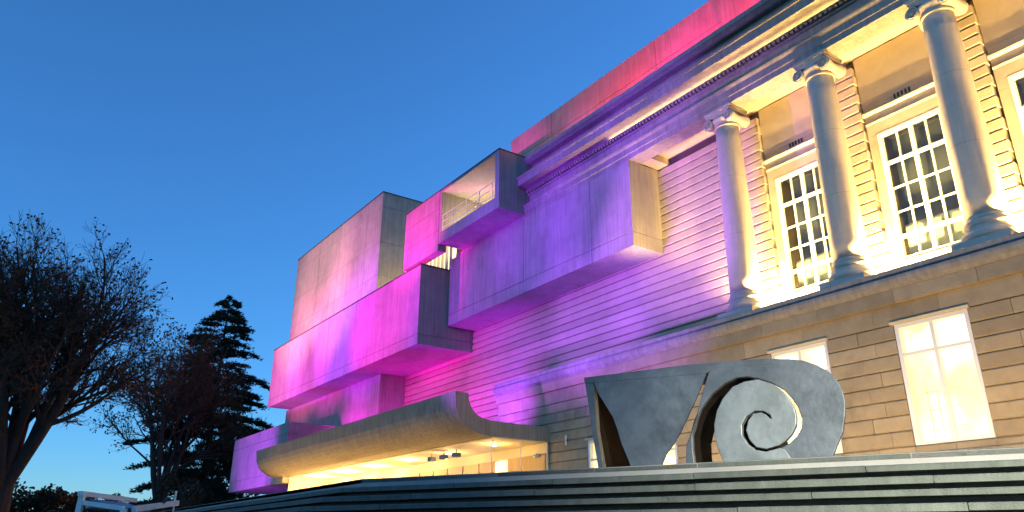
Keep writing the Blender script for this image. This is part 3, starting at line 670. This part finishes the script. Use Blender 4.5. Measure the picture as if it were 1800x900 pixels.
# unseen warm lamps added on the terrace to brighten the ground floor
for k,xx in enumerate((-14.5,-10.2,-6.2,-2.0)):
    t = thing('terrace_fill', 'added warm lamp on the terrace brightening the ground floor stones', 'lamp', 'added warm lamps on the terrace', (xx,14.6,ZT))
    B().box(-.15,.15,-.1,.1,.03,.2).mk('housing','black',t); B().box(-.04,.04,-.04,.04,0,.03).mk('foot','black',t)
    o = spot(t,'terrace_beam',(xx,14.6,1.3),(xx,18,3.9),(1,.62,.22),280,110,.9); o.location = (0,.1,.3)
# assumed, unseen warm uplights on the column ledge, one at the left jamb of each window
for bi in range(-1,4):
    lx = COLX[bi]+.98 if bi >= 0 else -15.9  # the first one is added to brighten the violet box end
    t = thing('added_ledge_uplight', 'small warm uplight assumed on the column ledge beneath a sash window' if bi >= 0 else 'small warm lamp added on the column ledge to light the violet box', 'uplight', 'added warm uplights on the column ledge', (lx,19.25 if bi >= 0 else 18.3,6.497))
    B().box(-.12,.12,-.08,.08,0,.12).mk('housing','black',t); B().box(-.1,.1,-.06,.06,.121,.127).mk('lens','lamp_glow',t)
    ld = bpy.data.lights.new('uplight_beam','SPOT'); ld.energy = 2300 if bi >= 0 else 1700; ld.color = (1,.60,.18); ld.spot_size = math.radians(165 if bi >= 0 else 48); ld.spot_blend = .6 if bi >= 0 else 1.; ld.shadow_soft_size = .08
    o = bpy.data.objects.new('uplight_beam', ld); C.objects.link(o); o.parent = t; o.location = (0,0,.2); o.rotation_euler = (math.radians(180),0,0) if bi >= 0 else Vector((-2.75,.75,6.2)).to_track_quat('-Z','Y').to_euler()
for bi in range(4):  # fill lamps added to brighten the wall above the windows
    lx = COLX[bi]+1.78
    t = thing('ledge_fill', 'small warm fill lamp added at the outer edge of the column ledge', 'floodlight', 'added warm fill lamps at the ledge edge', (lx,18.52,6.497))
    B().box(-.1,.1,-.06,.06,.02,.13).mk('housing','black',t); B().box(-.03,.03,-.03,.03,0,.02).mk('foot','black',t)
    o = spot(t,'ledge_beam',(lx,18.52,6.7),(lx,20,12.4),(1,.62,.2),1500,58,.9,.06); o.location = (0,.02,.2)
# assumed, unseen red floods behind the cornice washing the attic
for k, xx in enumerate((-27.5,-24.0,-20.5,-17.0,-12.5)):
    t = thing('assumed_roof_floodlight', 'assumed red floodlight behind the parapet washing the attic wall', 'floodlight', 'assumed red floodlights behind the parapet', (xx,19.9,16.6))
    B().box(-.2,.2,-.1,.1,.05,.25).mk('housing','black',t); B().box(-.05,.05,-.05,.05,0,.05).mk('foot','black',t)
    pw = (60,90,190,300,320)[k]; cl = ((1,.25,.22),(1,.1,.12),(1,.02,.07),(1,.01,.05),(1,.02,.12))[k]
    o = spot(t,'roof_beam',(xx,19.9,16.9),(xx,21.2,19.2),cl,pw*4,150,.6); o.location = (0,0,.3)
# entrance downlights
for k,(xx,pw) in enumerate(((-42.0,210),(-38.5,190),(-35,140),(-31.5,80),(-28,44),(-24.6,28))):
    t = thing('entrance_lamp', 'warm recessed lamp in the entrance ceiling', 'lamp', 'warm lamps in the entrance ceiling', (xx,16.5,3.74))
    B().lathe((0,0,-.05),[(.10,0),(.12,.05)],16).mk('ring','rail',t); B().lathe((0,0,-.07),[(.085,0),(.09,.015)],16).mk('lens','lamp_glow',t)
    ld = bpy.data.lights.new('lamp_light','POINT'); ld.energy = pw; ld.color = (1,.62,.2); ld.shadow_soft_size = .1
    o = bpy.data.objects.new('lamp_light', ld); C.objects.link(o); o.parent = t; o.location = (0,0,-.45)
for k,(xx,pw) in enumerate(((-42.5,190),(-38.8,180),(-35.1,150),(-31.4,110),(-27.7,80),(-24.6,55))):  # unseen ground lamps added to warm the canopy curve
    t = thing('entrance_fill', 'added warm ground lamp brightening the canopy from below', 'uplight', 'added warm ground lamps before the entrance', (xx,13.3,ZT))
    B().lathe((0,0,0),[(.09,0),(.09,.25),(.07,.28)],14).mk('housing','black',t); B().lathe((0,0,.281),[(.06,0),(.055,.015)],14).mk('lens','lamp_glow',t)
    o = spot(t,'uplight_beam',(xx,13.3,1.4),(xx,14.6,4.0),(1,.58,.18),pw*.85,115,.7,.06); o.location = (0,0,.36)
# assumed, unseen lamps on the balcony floor and on the terrace of the long box
for loc, pw, lab in (((-29.6,19.0,14.45),150,'small warm lamp assumed on the balcony floor'),((-37.0,19.0,13.42),160,'small warm lamp assumed on the roof terrace of the long box')):
    t = thing('assumed_floor_lamp', lab, 'lamp', None, loc)
    B().lathe((0,0,0),[(.08,0),(.08,.12),(.05,.14)],14).mk('housing','black',t); B().lathe((0,0,.141),[(.045,0),(.04,.02)],14).mk('lens','lamp_glow',t)
    ld = bpy.data.lights.new('lamp_light','POINT'); ld.energy = pw; ld.color = (1,.72,.36); ld.shadow_soft_size = .05
    o = bpy.data.objects.new('lamp_light', ld); C.objects.link(o); o.parent = t; o.location = (0,0,.25)
# assumed, unseen path lamp right of the camera, throwing pale light across the steps
t = thing('assumed_path_lamp', 'unseen tall path lamp assumed beside the steps', 'assumed street lamp', None, (2.6,3.2,ZG))
B().tube((0,0,-.1),(0,0,3.6),.05,.035).mk('pole','black',t); B().lathe((0,0,3.6),[(.06,0),(.16,.08),(.18,.3),(.05,.38)],16).mk('lantern','white_paint',t)
o = spot(t,'assumed_path_light',(2.6,2.95,2.9),(-3.4,8.3,.2),(1,.98,.82),4600,60,1.0,.2); o.location = (0,-.25,3.4)
